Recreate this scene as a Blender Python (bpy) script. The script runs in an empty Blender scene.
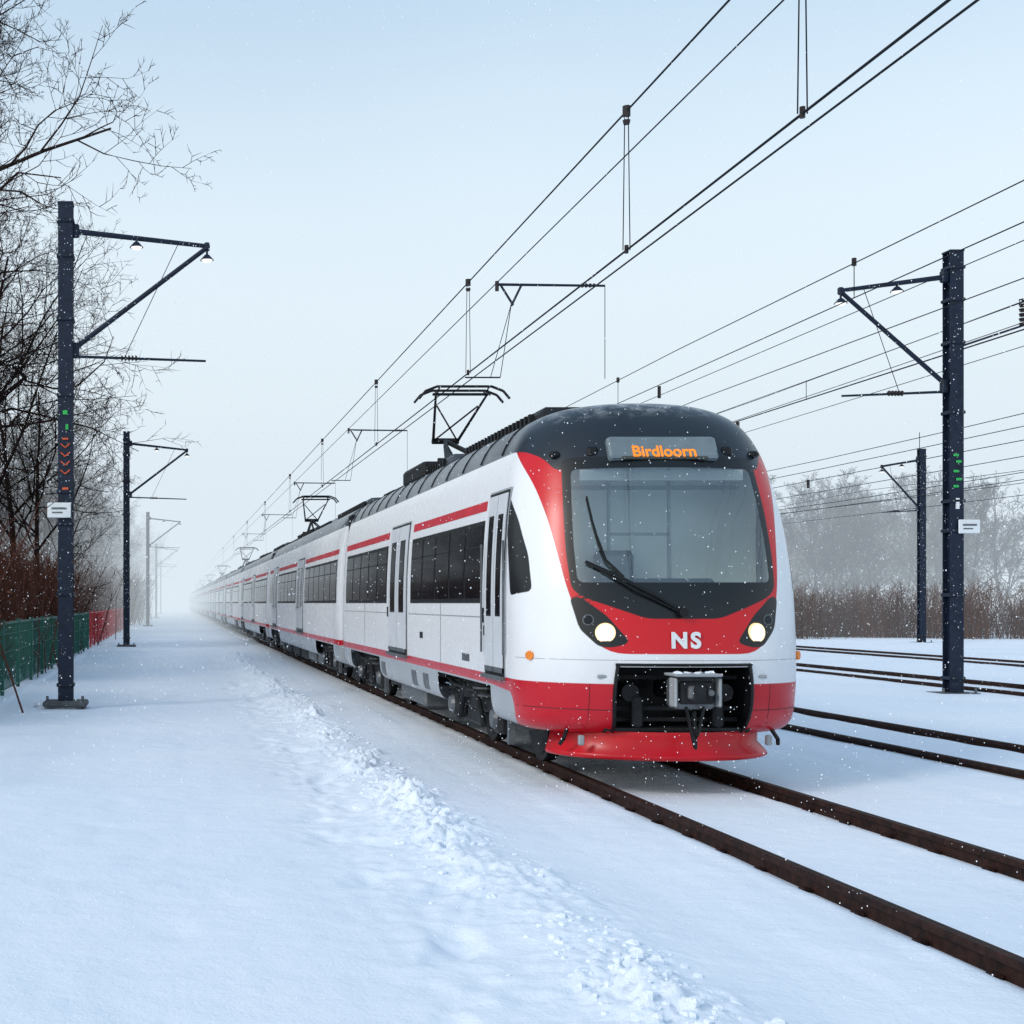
import bpy, math, random
import numpy as np
from mathutils import Vector, noise, Matrix
random.seed(7); np.random.seed(7)
SC=bpy.context.scene
H0=1.75; XC=4.51
# ------------------------------------------------------------ materials
def newmat(name):
    m=bpy.data.materials.new(name); m.use_nodes=True
    nt=m.node_tree; b=nt.nodes['Principled BSDF']; return m,nt,b
def mat(name,col,rough=0.5,metal=0.0,var=0.15,scale=6.0,emis=None,es=0,coat=0,bump=0,bscale=40,spec=None):
    m,nt,b=newmat(name)
    tc=nt.nodes.new('ShaderNodeTexCoord'); n=nt.nodes.new('ShaderNodeTexNoise')
    n.inputs['Scale'].default_value=scale; n.inputs['Detail'].default_value=4
    nt.links.new(tc.outputs['Object'],n.inputs['Vector'])
    r=nt.nodes.new('ShaderNodeValToRGB')
    r.color_ramp.elements[0].position=.3; r.color_ramp.elements[1].position=.7
    r.color_ramp.elements[0].color=[c*(1-var) for c in col]+[1]
    r.color_ramp.elements[1].color=[min(1,c*(1+var)) for c in col]+[1]
    nt.links.new(n.outputs['Fac'],r.inputs['Fac']); nt.links.new(r.outputs['Color'],b.inputs['Base Color'])
    b.inputs['Roughness'].default_value=rough; b.inputs['Metallic'].default_value=metal
    if coat: b.inputs['Coat Weight'].default_value=coat
    if spec is not None: b.inputs['Specular IOR Level'].default_value=spec
    if emis:
        b.inputs['Emission Color'].default_value=list(emis)+[1]; b.inputs['Emission Strength'].default_value=es
        m.cycles.emission_sampling='NONE'
    if bump:
        n2=nt.nodes.new('ShaderNodeTexNoise'); n2.inputs['Scale'].default_value=bscale; n2.inputs['Detail'].default_value=5
        nt.links.new(tc.outputs['Object'],n2.inputs['Vector'])
        bp=nt.nodes.new('ShaderNodeBump'); bp.inputs['Strength'].default_value=bump; bp.inputs['Distance'].default_value=.02
        nt.links.new(n2.outputs['Fac'],bp.inputs['Height']); nt.links.new(bp.outputs['Normal'],b.inputs['Normal'])
    return m
def dmat(name,col,var=.3):
    m=bpy.data.materials.new(name); m.use_nodes=True; nt=m.node_tree; nt.nodes.remove(nt.nodes['Principled BSDF'])
    d=nt.nodes.new('ShaderNodeBsdfDiffuse'); oi=nt.nodes.new('ShaderNodeObjectInfo'); r=nt.nodes.new('ShaderNodeValToRGB')
    r.color_ramp.elements[0].color=[c*(1-var) for c in col]+[1]; r.color_ramp.elements[1].color=[c*(1+var) for c in col]+[1]
    nt.links.new(oi.outputs['Random'],r.inputs['Fac']); nt.links.new(r.outputs[0],d.inputs[0])
    nt.links.new(d.outputs[0],nt.nodes['Material Output'].inputs['Surface']); return m
M={}
M['pole']=mat('navy_painted_steel',(.007,.014,.032),.5,.0,.35,9,bump=.2,spec=.3)
M['rail']=mat('rusty_rail',(.024,.0095,.007),.7,.0,.6,14,bump=.5,spec=.2)
M['dark']=mat('underframe_black',(.010,.011,.013),.6,.0,.5,8,bump=.3,spec=.3)
M['metal']=mat('grey_metal',(.13,.14,.15),.45,.5,.25,10)
M['roofgrey']=mat('roof_equipment_grey',(.055,.065,.078),.6,.1,.3,5)
M['ltgrey']=mat('light_grey_paint',(.30,.32,.34),.45,0,.1,5)
M['cabwall']=mat('cab_wall_grey',(.60,.65,.64),.6,0,.08,2)
M['glassdark']=mat('dark_window_glass',(.008,.010,.013),.08,0,.5,1.2,spec=.4)
M['frame']=mat('window_rubber',(.006,.007,.008),.45,0,.2,spec=.3)
M['door']=mat('door_white',(.60,.63,.67),.35,0,.06,3)
M['red']=mat('red_paint',(.50,.004,.012),.3,0,.12,3,spec=.35)
M['stripe']=mat('red_stripe_paint',(.50,.012,.03),.4,0,.15,6,spec=.3)
M['wire']=mat('wire_dark',(.008,.010,.014),.6,.0,.2,spec=.2)
M['insul']=mat('insulator_brown',(.02,.015,.015),.4,0,.2,spec=.3)
M['green']=mat('fence_green',(.008,.10,.070),.55,0,.3,5)
M['redf']=mat('fence_red',(.50,.02,.03),.55,0,.3,5)
M['white']=mat('white_enamel',(.75,.78,.8),.4,0,.05)
M['greent']=mat('green_mark',(.02,.42,.08),.5,0,.3,20)
M['orange']=mat('orange_mark',(.65,.10,.03),.5,0,.3,20)
M['amberdot']=mat('amber_marker',(.8,.22,.01),.4)
M['lamp']=mat('lamp_lens',(.8,.8,.75),.3,emis=(1,.93,.8),es=1.0)
M['headlamp']=mat('headlamp_glow',(.9,.85,.6),.3,emis=(1,.85,.55),es=16)
M['headring']=mat('headlamp_reflector',(.6,.55,.42),.2,.8,emis=(1,.70,.32),es=1.1)
M['led']=mat('led_amber',(.3,.08,.0),.5,emis=(1,.27,.015),es=1.05)
M['disp']=mat('display_panel',(.15,.19,.21),.25,0,.1)
M['dispin']=mat('display_dark',(.05,.055,.045),.4,0,.1)
M['bark']=dmat('bark_dark',(.030,.020,.018))
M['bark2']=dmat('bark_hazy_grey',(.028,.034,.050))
M['twig']=dmat('shrub_twigs_brown',(.085,.038,.028))
M['concrete']=mat('concrete_base',(.08,.085,.09),.9,0,.3,8)
M['flake']=mat('snowflake_white',(.9,.92,.95),.6,0,.02)

m,nt,b=newmat('snow'); M['snow']=m
tc=nt.nodes.new('ShaderNodeTexCoord')
def nz(scale,det,rough=.55):
    n=nt.nodes.new('ShaderNodeTexNoise'); n.inputs['Scale'].default_value=scale; n.inputs['Detail'].default_value=det
    n.inputs['Roughness'].default_value=rough
    nt.links.new(tc.outputs['Object'],n.inputs['Vector']); return n
n1=nz(.25,3); r=nt.nodes.new('ShaderNodeValToRGB')
r.color_ramp.elements[0].position=.3; r.color_ramp.elements[1].position=.7
r.color_ramp.elements[0].color=(.74,.82,.92,1); r.color_ramp.elements[1].color=(.83,.885,.95,1)
nt.links.new(n1.outputs['Fac'],r.inputs['Fac']); nt.links.new(r.outputs['Color'],b.inputs['Base Color'])
b.inputs['Roughness'].default_value=.75; b.inputs['Specular IOR Level'].default_value=.15
b2=nz(3.0,6,.6); b3=nz(45,4,.7)
p1=nt.nodes.new('ShaderNodeBump'); p1.inputs['Strength'].default_value=.5; p1.inputs['Distance'].default_value=.06
p2=nt.nodes.new('ShaderNodeBump'); p2.inputs['Strength'].default_value=.5; p2.inputs['Distance'].default_value=.012
nt.links.new(b2.outputs['Fac'],p1.inputs['Height']); nt.links.new(b3.outputs['Fac'],p2.inputs['Height'])
nt.links.new(p1.outputs['Normal'],p2.inputs['Normal']); nt.links.new(p2.outputs['Normal'],b.inputs['Normal'])

# livery
m,nt,b=newmat('train_livery'); M['livery']=m
def attrf(name):
    a=nt.nodes.new('ShaderNodeAttribute'); a.attribute_name=name
    r=nt.nodes.new('ShaderNodeMapRange'); r.inputs['From Min'].default_value=-.004; r.inputs['From Max'].default_value=.004
    r.inputs['To Min'].default_value=1; r.inputs['To Max'].default_value=0
    nt.links.new(a.outputs['Fac'],r.inputs['Value']); return r.outputs['Result']
tc=nt.nodes.new('ShaderNodeTexCoord')
dn=nt.nodes.new('ShaderNodeTexNoise'); dn.inputs['Scale'].default_value=2.2; dn.inputs['Detail'].default_value=8
nt.links.new(tc.outputs['Object'],dn.inputs['Vector'])
sx=nt.nodes.new('ShaderNodeSeparateXYZ'); nt.links.new(tc.outputs['Object'],sx.inputs[0])
mr=nt.nodes.new('ShaderNodeMapRange'); mr.inputs['From Min'].default_value=.6; mr.inputs['From Max'].default_value=1.6
mr.inputs['To Min'].default_value=.55; mr.inputs['To Max'].default_value=.12
nt.links.new(sx.outputs['Z'],mr.inputs['Value'])
mul=nt.nodes.new('ShaderNodeMath'); mul.operation='MULTIPLY'
nt.links.new(dn.outputs['Fac'],mul.inputs[0]); nt.links.new(mr.outputs['Result'],mul.inputs[1])
cur=None
def mixc(fac,a,c):
    mx=nt.nodes.new('ShaderNodeMix'); mx.data_type='RGBA'
    if isinstance(fac,float): mx.inputs[0].default_value=fac
    else: nt.links.new(fac,mx.inputs[0])
    for i,v in ((6,a),(7,c)):
        if isinstance(v,tuple): mx.inputs[i].default_value=list(v)+[1]
        else: nt.links.new(v,mx.inputs[i])
    return mx.outputs[2]
cur=mixc(attrf('sd_skirt'),(.80,.82,.85),(.34,.37,.40))
cur=mixc(mul.outputs[0],cur,(.28,.28,.29))
cur=mixc(attrf('sd_red2'),cur,(.48,.004,.014))
cur=mixc(attrf('sd_red'),cur,(.57,.003,.010))
cur=mixc(attrf('sd_roof'),cur,(.050,.061,.076))
cur=mixc(attrf('sd_dome'),cur,(.012,.019,.028))
cur=mixc(attrf('sd_black'),cur,(.005,.007,.009))
# thin patchy snow dusting on upward faces
ge=nt.nodes.new('ShaderNodeNewGeometry'); sn=nt.nodes.new('ShaderNodeSeparateXYZ'); nt.links.new(ge.outputs['Normal'],sn.inputs[0])
a1=nt.nodes.new('ShaderNodeMapRange'); a1.inputs['From Min'].default_value=.70; a1.inputs['From Max'].default_value=1.0; nt.links.new(sn.outputs['Z'],a1.inputs['Value'])
d2=nt.nodes.new('ShaderNodeTexNoise'); d2.inputs['Scale'].default_value=9; d2.inputs['Detail'].default_value=8; d2.inputs['Roughness'].default_value=.7
nt.links.new(tc.outputs['Object'],d2.inputs['Vector'])
a2=nt.nodes.new('ShaderNodeMapRange'); a2.inputs['From Min'].default_value=.47; a2.inputs['From Max'].default_value=.68; a2.inputs['To Max'].default_value=.55; nt.links.new(d2.outputs['Fac'],a2.inputs['Value'])
a3=nt.nodes.new('ShaderNodeMath'); a3.operation='MULTIPLY'; nt.links.new(a1.outputs[0],a3.inputs[0]); nt.links.new(a2.outputs[0],a3.inputs[1])
cur=mixc(a3.outputs[0],cur,(.78,.83,.88))
nt.links.new(cur,b.inputs['Base Color']); b.inputs['Specular IOR Level'].default_value=.45
rr=nt.nodes.new('ShaderNodeMapRange'); rr.inputs['To Min'].default_value=.20; rr.inputs['To Max'].default_value=.36
nt.links.new(dn.outputs['Fac'],rr.inputs['Value']); nt.links.new(rr.outputs[0],b.inputs['Roughness'])
out=nt.nodes['Material Output']
tr=nt.nodes.new('ShaderNodeBsdfTransparent'); tr.inputs[0].default_value=(.80,.87,.86,1)
gl=nt.nodes.new('ShaderNodeBsdfGlossy'); gl.inputs['Roughness'].default_value=.05; gl.inputs[0].default_value=(.9,.97,1,1)
gm=nt.nodes.new('ShaderNodeMixShader'); gm.inputs[0].default_value=.17
nt.links.new(tr.outputs[0],gm.inputs[1]); nt.links.new(gl.outputs[0],gm.inputs[2])
fm=nt.nodes.new('ShaderNodeMixShader'); nt.links.new(attrf('sd_glass'),fm.inputs[0])
nt.links.new(b.outputs[0],fm.inputs[1]); nt.links.new(gm.outputs[0],fm.inputs[2]); nt.links.new(fm.outputs[0],out.inputs['Surface'])
m2=m.copy(); m2.name='train_livery_cars'; M['livery2']=m2; nt2=m2.node_tree
nt2.links.new(nt2.nodes['Principled BSDF'].outputs[0],nt2.nodes['Material Output'].inputs['Surface'])

# ------------------------------------------------------------ mesh builder
def link(o,parent=None):
    SC.collection.objects.link(o)
    if parent is not None: o.parent=parent
    return o
def empty(name,loc=(0,0,0)):
    e=bpy.data.objects.new(name,None); e.location=loc; e.empty_display_size=.3; return link(e)
class MB:
    def __init__(s): s.v=[];s.f=[];s.mi=[];s.mats=[]
    def m(s,k):
        if k not in s.mats: s.mats.append(k)
        return s.mats.index(k)
    def add(s,vs,fs,k):
        o=len(s.v); s.v.extend([tuple(v) for v in vs]); i=s.m(k)
        for f in fs: s.f.append(tuple(a+o for a in f)); s.mi.append(i)
    def box(s,c,d,k,bev=0,R=None):
        x,y,z=d[0]/2,d[1]/2,d[2]/2
        if bev<=0:
            vs=[(-x,-y,-z),(x,-y,-z),(x,y,-z),(-x,y,-z),(-x,-y,z),(x,-y,z),(x,y,z),(-x,y,z)]
            fs=[(0,3,2,1),(4,5,6,7),(0,1,5,4),(1,2,6,5),(2,3,7,6),(3,0,4,7)]
        else:
            bv=min(bev,x*.9,y*.9,z*.9)
            vs=[];fs=[]
            def ring(zz,ins):
                a,b=x-ins,y-ins
                return [(-a+bv,-b,zz),(a-bv,-b,zz),(a,-b+bv,zz),(a,b-bv,zz),(a-bv,b,zz),(-a+bv,b,zz),(-a,b-bv,zz),(-a,-b+bv,zz)]
            for zz,ins in ((-z,bv*.7),(-z+bv,0),(z-bv,0),(z,bv*.7)): vs+=ring(zz,ins)
            for r in range(3):
                for i in range(8):
                    j=(i+1)%8; fs.append((r*8+i,r*8+j,r*8+8+j,r*8+8+i))
            fs.append(tuple(range(7,-1,-1))); fs.append(tuple(range(24,32)))
        vs=[Vector(v) for v in vs]
        if R is not None: vs=[R@v for v in vs]
        s.add([v+Vector(c) for v in vs],fs,k)
    def cyl(s,p,q,r0,r1,k,n=8,cap=True):
        p=Vector(p);q=Vector(q);d=(q-p)
        if d.length<1e-6: return
        d.normalize(); a=d.orthogonal().normalized(); b_=d.cross(a)
        vs=[]
        for c,r in((p,r0),(q,r1)):
            for i in range(n):
                t=2*math.pi*i/n; vs.append(c+(a*math.cos(t)+b_*math.sin(t))*r)
        fs=[(i,(i+1)%n,n+(i+1)%n,n+i) for i in range(n)]
        if cap: fs+= [tuple(range(n-1,-1,-1)),tuple(range(n,2*n))]
        s.add(vs,fs,k)
    def tube(s,pts,r,k,n=6):
        for a,b_ in zip(pts[:-1],pts[1:]): s.cyl(a,b_,r,r,k,n)
    def build(s,name,parent=None,smooth=False,loc=None):
        me=bpy.data.meshes.new(name); me.from_pydata(s.v,[],s.f)
        for k in s.mats: me.materials.append(M[k])
        me.polygons.foreach_set('material_index',s.mi)
        if smooth: me.polygons.foreach_set('use_smooth',[True]*len(s.f))
        me.update(); o=bpy.data.objects.new(name,me)
        if loc: o.location=loc
        return link(o,parent)

# ------------------------------------------------------------ ground
def grid_axis(segs):
    out=[]
    for a,b_,st in segs:
        n=max(1,int(round((b_-a)/st))); out+=list(np.linspace(a,b_,n,endpoint=False))
    out.append(segs[-1][1]); return np.array(out)
xs=grid_axis([(-1500,-300,150),(-300,-60,20),(-60,-12,3),(-12,-3.5,.3),(-3.5,1.0,.06),(1.0,3.1,.022),(3.1,6.5,.05),(6.5,12,.15),(12,30,.6),(30,100,5),(100,300,20),(300,1500,150)])
ys=grid_axis([(-200,-20,20),(-20,3.5,1.2),(3.5,5,.1),(5,12,.024),(12,22,.05),(22,40,.15),(40,90,.8),(90,300,5),(300,1500,100)])
def N(x,y,z=0): return noise.noise(Vector((x,y,z)))
RAILS=[(3.85,5.33),(8.2,9.65),(15.4,16.85),(22.3,23.75)]
def xr_(y): return 2.08+.14*N(0.3,y*.35,3.3)+.05*N(.7,y*1.3,9)
def hz(x,y):
    h=.035*N(x*.35,y*.12)+.012*N(x*1.3,y*.6,5)
    if y>60 or y<-20 or abs(x)>60: return h*.5+(.03 if x>3.4 else 0)
    if 3.2<x<26:
        h*=.4
    if x>2.9: h+=.045*min(1,(x-2.9)/.6)
    if x>6.3: h+=.025*min(1,(x-6.3)/1)
    if -3<x<3.3 and y<45:
        xr=xr_(y); d=(x-xr)
        w=.30+.12*N(x*.2,y*.8,7)
        g=math.exp(-(d/w)**2)
        if g>.01:
            a=N(x*4,y*3,2); c=N(x*9,y*8,8); e=N(x*22,y*20,4); f_=1-abs(N(x*6,y*5,31))*3
            cl=max(.20,N(x*1.2,y*.7,11)+.44)
            h+=g*(.028+cl*(.15*max(0,a+.1)+.13*max(-.04,c)+.075*e+.04*max(0,f_)))
        if d<0: h-=.05*(1-math.exp(-(d/.5)**2))
        g2=math.exp(-((x-xr+.65)/.36)**2)
        if g2>.02: h+=g2*(-.10*max(0,N(x*3,y*2.2,21)-.08)+.018*N(x*8,y*7,8))
        g3=math.exp(-((x+.2-.2*N(0,y*.2,41))/.6)**2)
        if g3>.02: h-=g3*.035*max(0,N(x*2.6,y*1.6,51)-.1)
    for (a,b_) in RAILS:
        for rx in (a,b_):
            d=abs(x-rx)
            if d<.35: h+=-.03*math.exp(-(d/.07)**2)+.016*math.exp(-((d-.15)/.07)**2)*(.7+1.1*N(x*3,y*1.5,rx))
        if a<x<b_: h-=.01
    d=abs(x-7.08)
    if d<.2: h-=.03*math.exp(-(d/.04)**2)
    return h
V=[];nx=len(xs);ny=len(ys)
for yy in ys:
    for xx in xs: V.append((xx,yy,hz(float(xx),float(yy))))
idx=np.arange(nx*ny).reshape(ny,nx)
F=np.stack([idx[:-1,:-1],idx[:-1,1:],idx[1:,1:],idx[1:,:-1]],-1).reshape(-1,4)
me=bpy.data.meshes.new('snow_ground'); me.from_pydata(V,[],F.tolist()); me.materials.append(M['snow'])
me.polygons.foreach_set('use_smooth',[True]*len(F)); link(bpy.data.objects.new('snow_ground',me))

def blob(mb,c,r,k,sx=1,sz=.7):
    n=7;rings=4;vs=[];fs=[]
    ph=random.random()*9
    for i in range(1,rings):
        th=math.pi*i/rings
        for j in range(n):
            a=2*math.pi*j/n
            rr=r*(1+.9*N(math.cos(a)*1.6+ph,math.sin(a)*1.6,th+ph))
            vs.append((c[0]+rr*sx*math.sin(th)*math.cos(a),c[1]+rr*math.sin(th)*math.sin(a),c[2]+rr*sz*math.cos(th)))
    top=len(vs);vs.append((c[0],c[1],c[2]+r*sz));vs.append((c[0],c[1],c[2]-r*sz))
    for i in range(rings-2):
        for j in range(n):
            j2=(j+1)%n; fs.append((i*n+j,(i+1)*n+j,(i+1)*n+j2,i*n+j2))
    for j in range(n):
        j2=(j+1)%n; fs.append((top,j,j2)); fs.append((top+1,(rings-2)*n+j2,(rings-2)*n+j))
    mb.add(vs,fs,k)
mb=MB()
for i in range(1700):
    y=4.5+26*random.random()**1.6; xr=xr_(y)
    x=xr+random.gauss(0,.2)
    if N(x*1.6,y*.9,11)<-.15: continue
    r=random.choice((.007,.009,.012,.016,.022,.030))*random.uniform(.7,1.2)
    blob(mb,(x,y,hz(x,y)),r,'snow')
mb.build('snow_clumps')

# ------------------------------------------------------------ tracks
prof=[(-.036,.125),(-.030,.135),(.030,.135),(.036,.125),(.036,.095),(.012,.085),(.012,-.005),(.07,-.03),(.07,-.06),(-.07,-.06),(-.07,-.03),(-.012,-.005),(-.012,.085),(-.036,.095)]
for ti,(a,b_) in enumerate(RAILS):
    mb=MB()
    for rx in (a,b_):
        Y=[-30,0,3,6,9,12,20,40,80,160,400]
        vs=[];n=len(prof)
        for yy in Y: vs+=[(rx+p[0],yy,p[1]) for p in prof]
        fs=[(i*n+j,i*n+(j+1)%n,(i+1)*n+(j+1)%n,(i+1)*n+j) for i in range(len(Y)-1) for j in range(n)]
        mb.add(vs,fs,'rail')
        if ti<2:
            for k in range(90):
                yy=3+k*.6
                for sd in(-1,1):
                    mb.box((rx+sd*.055,yy,.025),(.06,.07,.04),'rail',.01)
    for k in range(100):
        mb.box(((a+b_)/2,-3+k*.6,-.09),(2.5,.24,.12),'concrete')
    mb.build('railway_track')

# ------------------------------------------------------------ train
T=empty('passenger_train')
tab=[ # z, W, Yf, Yend
(.58,1.20,11.62,12.35),(.62,1.27,11.53,12.35),(.72,1.32,11.45,12.35),(.95,1.34,11.40,12.35),(1.25,1.345,11.39,12.35),
(1.5,1.345,11.43,12.35),(1.75,1.345,11.48,12.36),(2.0,1.342,11.55,12.38),(2.3,1.33,11.64,12.45),(2.6,1.31,11.73,12.55),
(2.85,1.28,11.82,12.65),(3.05,1.245,11.90,12.72),(3.2,1.205,11.97,12.78),(3.34,1.145,12.05,12.84),(3.46,1.06,12.14,12.89),
(3.56,.93,12.25,12.93),(3.635,.74,12.39,12.96),(3.68,.48,12.57,12.98),(3.70,.20,12.76,12.99),(3.703,0,12.9,13.0)]
tab=np.array(tab); tab[:,1]*=.972
def catmull(P,sub):
    out=[];n=len(P)
    for i in range(n-1):
        p0=P[max(i-1,0)];p1=P[i];p2=P[i+1];p3=P[min(i+2,n-1)]
        for k in range(sub):
            t=k/sub
            out.append(.5*((2*p1)+(-p0+p2)*t+(2*p0-5*p1+4*p2-p3)*t*t+(-p0+3*p1-3*p2+p3)*t**3))
    out.append(P[-1]); return np.array(out)
rows=catmull(tab,9); rows[:,1]=np.maximum(rows[:,1],0); rows[:,0]=np.maximum.accumulate(rows[:,0])
NE=2.3
def Wz(z): return float(np.interp(z,rows[:,0],rows[:,1]))
def nose_y(u,z):
    W=Wz(z);Yf=float(np.interp(z,rows[:,0],rows[:,2]));Ye=float(np.interp(z,rows[:,0],rows[:,3]))
    t=min(1,abs(u)/W); return Yf+(Ye-Yf)*(1-(1-t**NE)**(1/NE))
def sdpoly(P,poly):
    poly=np.array(poly,float);n=len(poly);d=np.full(len(P),1e9);ins=np.zeros(len(P),bool)
    for i in range(n):
        a=poly[i];b_=poly[(i+1)%n];e=b_-a;w=P-a
        t=np.clip((w@e)/max(e@e,1e-12),0,1);q=w-t[:,None]*e;d=np.minimum(d,(q**2).sum(1))
        c=((a[1]>P[:,1])!=(b_[1]>P[:,1]))
        with np.errstate(divide='ignore',invalid='ignore'):
            xi=a[0]+(P[:,1]-a[1])*(b_[0]-a[0])/(b_[1]-a[1]+1e-15)
        ins^=c&(P[:,0]<xi)
    d=np.sqrt(d);return np.where(ins,-d,d)
def roundpoly(poly,r=.06):
    P=[np.array(p,float) for p in poly];Q=[];n=len(P)
    for i in range(n):
        a,b_,c=P[i-1],P[i],P[(i+1)%n]
        la=np.linalg.norm(a-b_);lc=np.linalg.norm(c-b_);ra=min(r,la*.45);rc=min(r,lc*.45)
        p0=b_+(a-b_)/la*ra;p2=b_+(c-b_)/lc*rc
        for t in (0,.25,.5,.75,1): Q.append((1-t)**2*p0+2*t*(1-t)*b_+t*t*p2)
    return np.array(Q)
POLY={
 'sd_black':roundpoly([(-.5,1.61),(.32,1.61),(.82,1.79),(.945,1.87),(.965,2.2),(.955,2.6),(.935,2.9),(.92,3.10),(-.5,3.10)],.07),
 'sd_dome':roundpoly([(-.5,3.02),(.85,3.02),(.97,2.97),(1.10,3.12),(1.30,3.20),(1.8,3.24),(2.6,3.3),(2.6,4),(-.5,4)],.08),
 'sd_glass':roundpoly([(-.5,1.93),(.885,1.935),(.89,2.3),(.87,2.7),(.845,2.985),(-.5,2.99)],.06),
 'sd_red':roundpoly([(-.8,1.30),(.66,1.30),(.86,1.50),(.98,1.85),(1.04,2.2),(1.11,2.55),(1.22,2.88),(1.40,3.14),(1.7,3.5),(.9,3.5),(-.8,3.2)],.16),
 'sd_red2':roundpoly([(-.8,.4),(-.8,1.035),(1.5,1.035),(2.2,1.04),(2.3,1.04),(60,1.04),(60,.94),(2.2,.94),(1.80,.92),(1.68,.80),(1.62,.4)],.08),
}
HL=roundpoly([(.47,1.40),(.62,1.355),(.74,1.36),(.90,1.52),(.97,1.80),(.88,1.81),(.66,1.64)],.05)
SW=roundpoly([(1.33,1.86),(1.72,1.82),(1.72,2.78),(1.60,2.78),(1.45,2.55),(1.34,2.2)],.06)
def loft(name,y0,y1,nose,cuts=()):
    if nose:
        ph=np.linspace(0,math.pi/2,64)
        ext=list(np.arange(13.1,14.2,.1))+list(np.arange(14.5,y1,.4))+[y1]
    nr=len(rows)
    V=[];S=[];
    if not nose:
        cuty=sorted([c for t in cuts for c in t])
        yl=[y0,y0+.05]+cuty+[y1-.05,y1]
    for z,W,Yf,Ye in rows:
        if nose:
            u=W*np.sin(ph)**(2/NE); y=Yf+(Ye-Yf)*(1-np.clip(np.cos(ph),0,1)**(2/NE))
            u=np.append(u,[W]*len(ext)); y=np.append(y,ext)
            s=np.concatenate([[0],np.cumsum(np.hypot(np.diff(u),np.diff(y)))])
            X=np.concatenate([-u[::-1],u[1:]]);Yy=np.concatenate([y[::-1],y[1:]]);ss=np.concatenate([s[::-1],s[1:]])
        else:
            yy=np.array(yl[::-1]); n_=len(yy)
            w_=np.full(n_,W); w_[0]*=.97; w_[-1]*=.97
            X=np.concatenate([-w_,w_[::-1]]); Yy=np.concatenate([yy,yy[::-1]])
            ss=np.full(2*n_,10.)
        for a,b_,c in zip(X,Yy,ss): V.append((XC+a,b_,z)); S.append((c,z))
    nc=len(V)//nr; S=np.array(S)
    F=[]
    for i in range(nr-1):
        cz=(rows[i,0]+rows[i+1,0])/2
        for j in range(nc-1):
            a=i*nc+j
            cx=(V[a][0]+V[a+1][0])/2-XC; cy=(V[a][1]+V[a+1][1])/2
            if nose and .60<cz<1.20 and abs(cx)<.57+.03*math.sin((cz-.6)*5) and cy<12: continue
            if cz<.93 and abs(cx)>.9 and any(c0<cy<c1 for c0,c1 in cuts): continue
            F.append((a,a+1,a+nc+1,a+nc))
    me=bpy.data.meshes.new(name)
    for i in range(nr-1):
        a=i*nc; F.append((a+nc-1,a,a+nc,a+2*nc-1))
    me.from_pydata(V,[],F); me.materials.append(M['livery' if nose else 'livery2'])
    me.polygons.foreach_set('use_smooth',[True]*len(F))
    z=S[:,1]
    def put(n,arr):
        at=me.attributes.new(n,'FLOAT','POINT'); at.data.foreach_set('value',np.asarray(arr,dtype=np.float32))
    put('sd_skirt',z-.94); put('sd_roof',3.22-z)
    if nose:
        for k,p in POLY.items():
            if k!='sd_black': put(k,sdpoly(S,p))
        bl=sdpoly(S,POLY['sd_black']); bl=np.minimum(bl,sdpoly(S,HL)); bl=np.minimum(bl,sdpoly(S,SW)); put('sd_black',bl)
    else:
        for k in('sd_black','sd_dome','sd_glass','sd_red'): put(k,np.full(len(S),1.))
        put('sd_red2',np.abs(z-.99)-.05)
    me.update(); o=bpy.data.objects.new(name,me); link(o,T)
    return o
loft('cab_car_body',11.4,24.3,True,((12.9,15.9),(20.2,23.5)))
def panel(mb,y0,y1,z0,z1,off,k,sides=(-1,1),inset=0):
    n=8
    for sd in sides:
        zs=np.linspace(z0,z1,n);vs=[]
        for z in zs:
            w=Wz(z)
            for (yy,o_) in ((y0,-.01),(y0,off),(y1,off),(y1,-.01)): vs.append((XC+sd*(w+o_),yy,z))
        fs=[]
        for i in range(n-1):
            for j in range(3):
                a=i*4+j; q=(a,a+1,a+5,a+4); fs.append(q if sd>0 else q[::-1])
        fs.append((0,3,2,1)); t=(n-1)*4; fs.append((t,t+1,t+2,t+3))
        mb.add(vs,fs,k)
def windows(mb,y0,y1,n,z0=1.75,z1=2.6):
    panel(mb,y0,y1,z0,z1,.006,'frame')
    st=(y1-y0)/n
    for i in range(n):
        g=.045
        panel(mb,y0+i*st+g,y0+(i+1)*st-g,z0+.05,z1-.05,.010,'glassdark')
        panel(mb,y0+i*st+g,y0+(i+1)*st-g,z1-.27,z1-.255,.013,'frame')
def door(mb,y0,y1):
    panel(mb,y0-.06,y1+.06,1.03,2.87,.004,'ltgrey')
    panel(mb,y0-.03,y1+.03,1.04,2.85,.008,'frame')
    mid=(y0+y1)/2
    for a,b_ in((y0,mid-.012),(mid+.012,y1)):
        panel(mb,a,b_,1.07,2.82,.018,'door')
        c=(a+b_)/2;w=(b_-a)*.27
        panel(mb,c-w,c+w,1.62,2.62,.022,'frame')
        panel(mb,c-w+.02,c+w-.02,1.64,2.60,.024,'glassdark')
        panel(mb,a,b_,1.07,1.12,.021,'metal')
    panel(mb,y0-.05,y1+.05,1.0,1.04,.05,'metal')
    panel(mb,y1+.10,y1+.16,1.55,1.70,.012,'frame')
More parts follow.
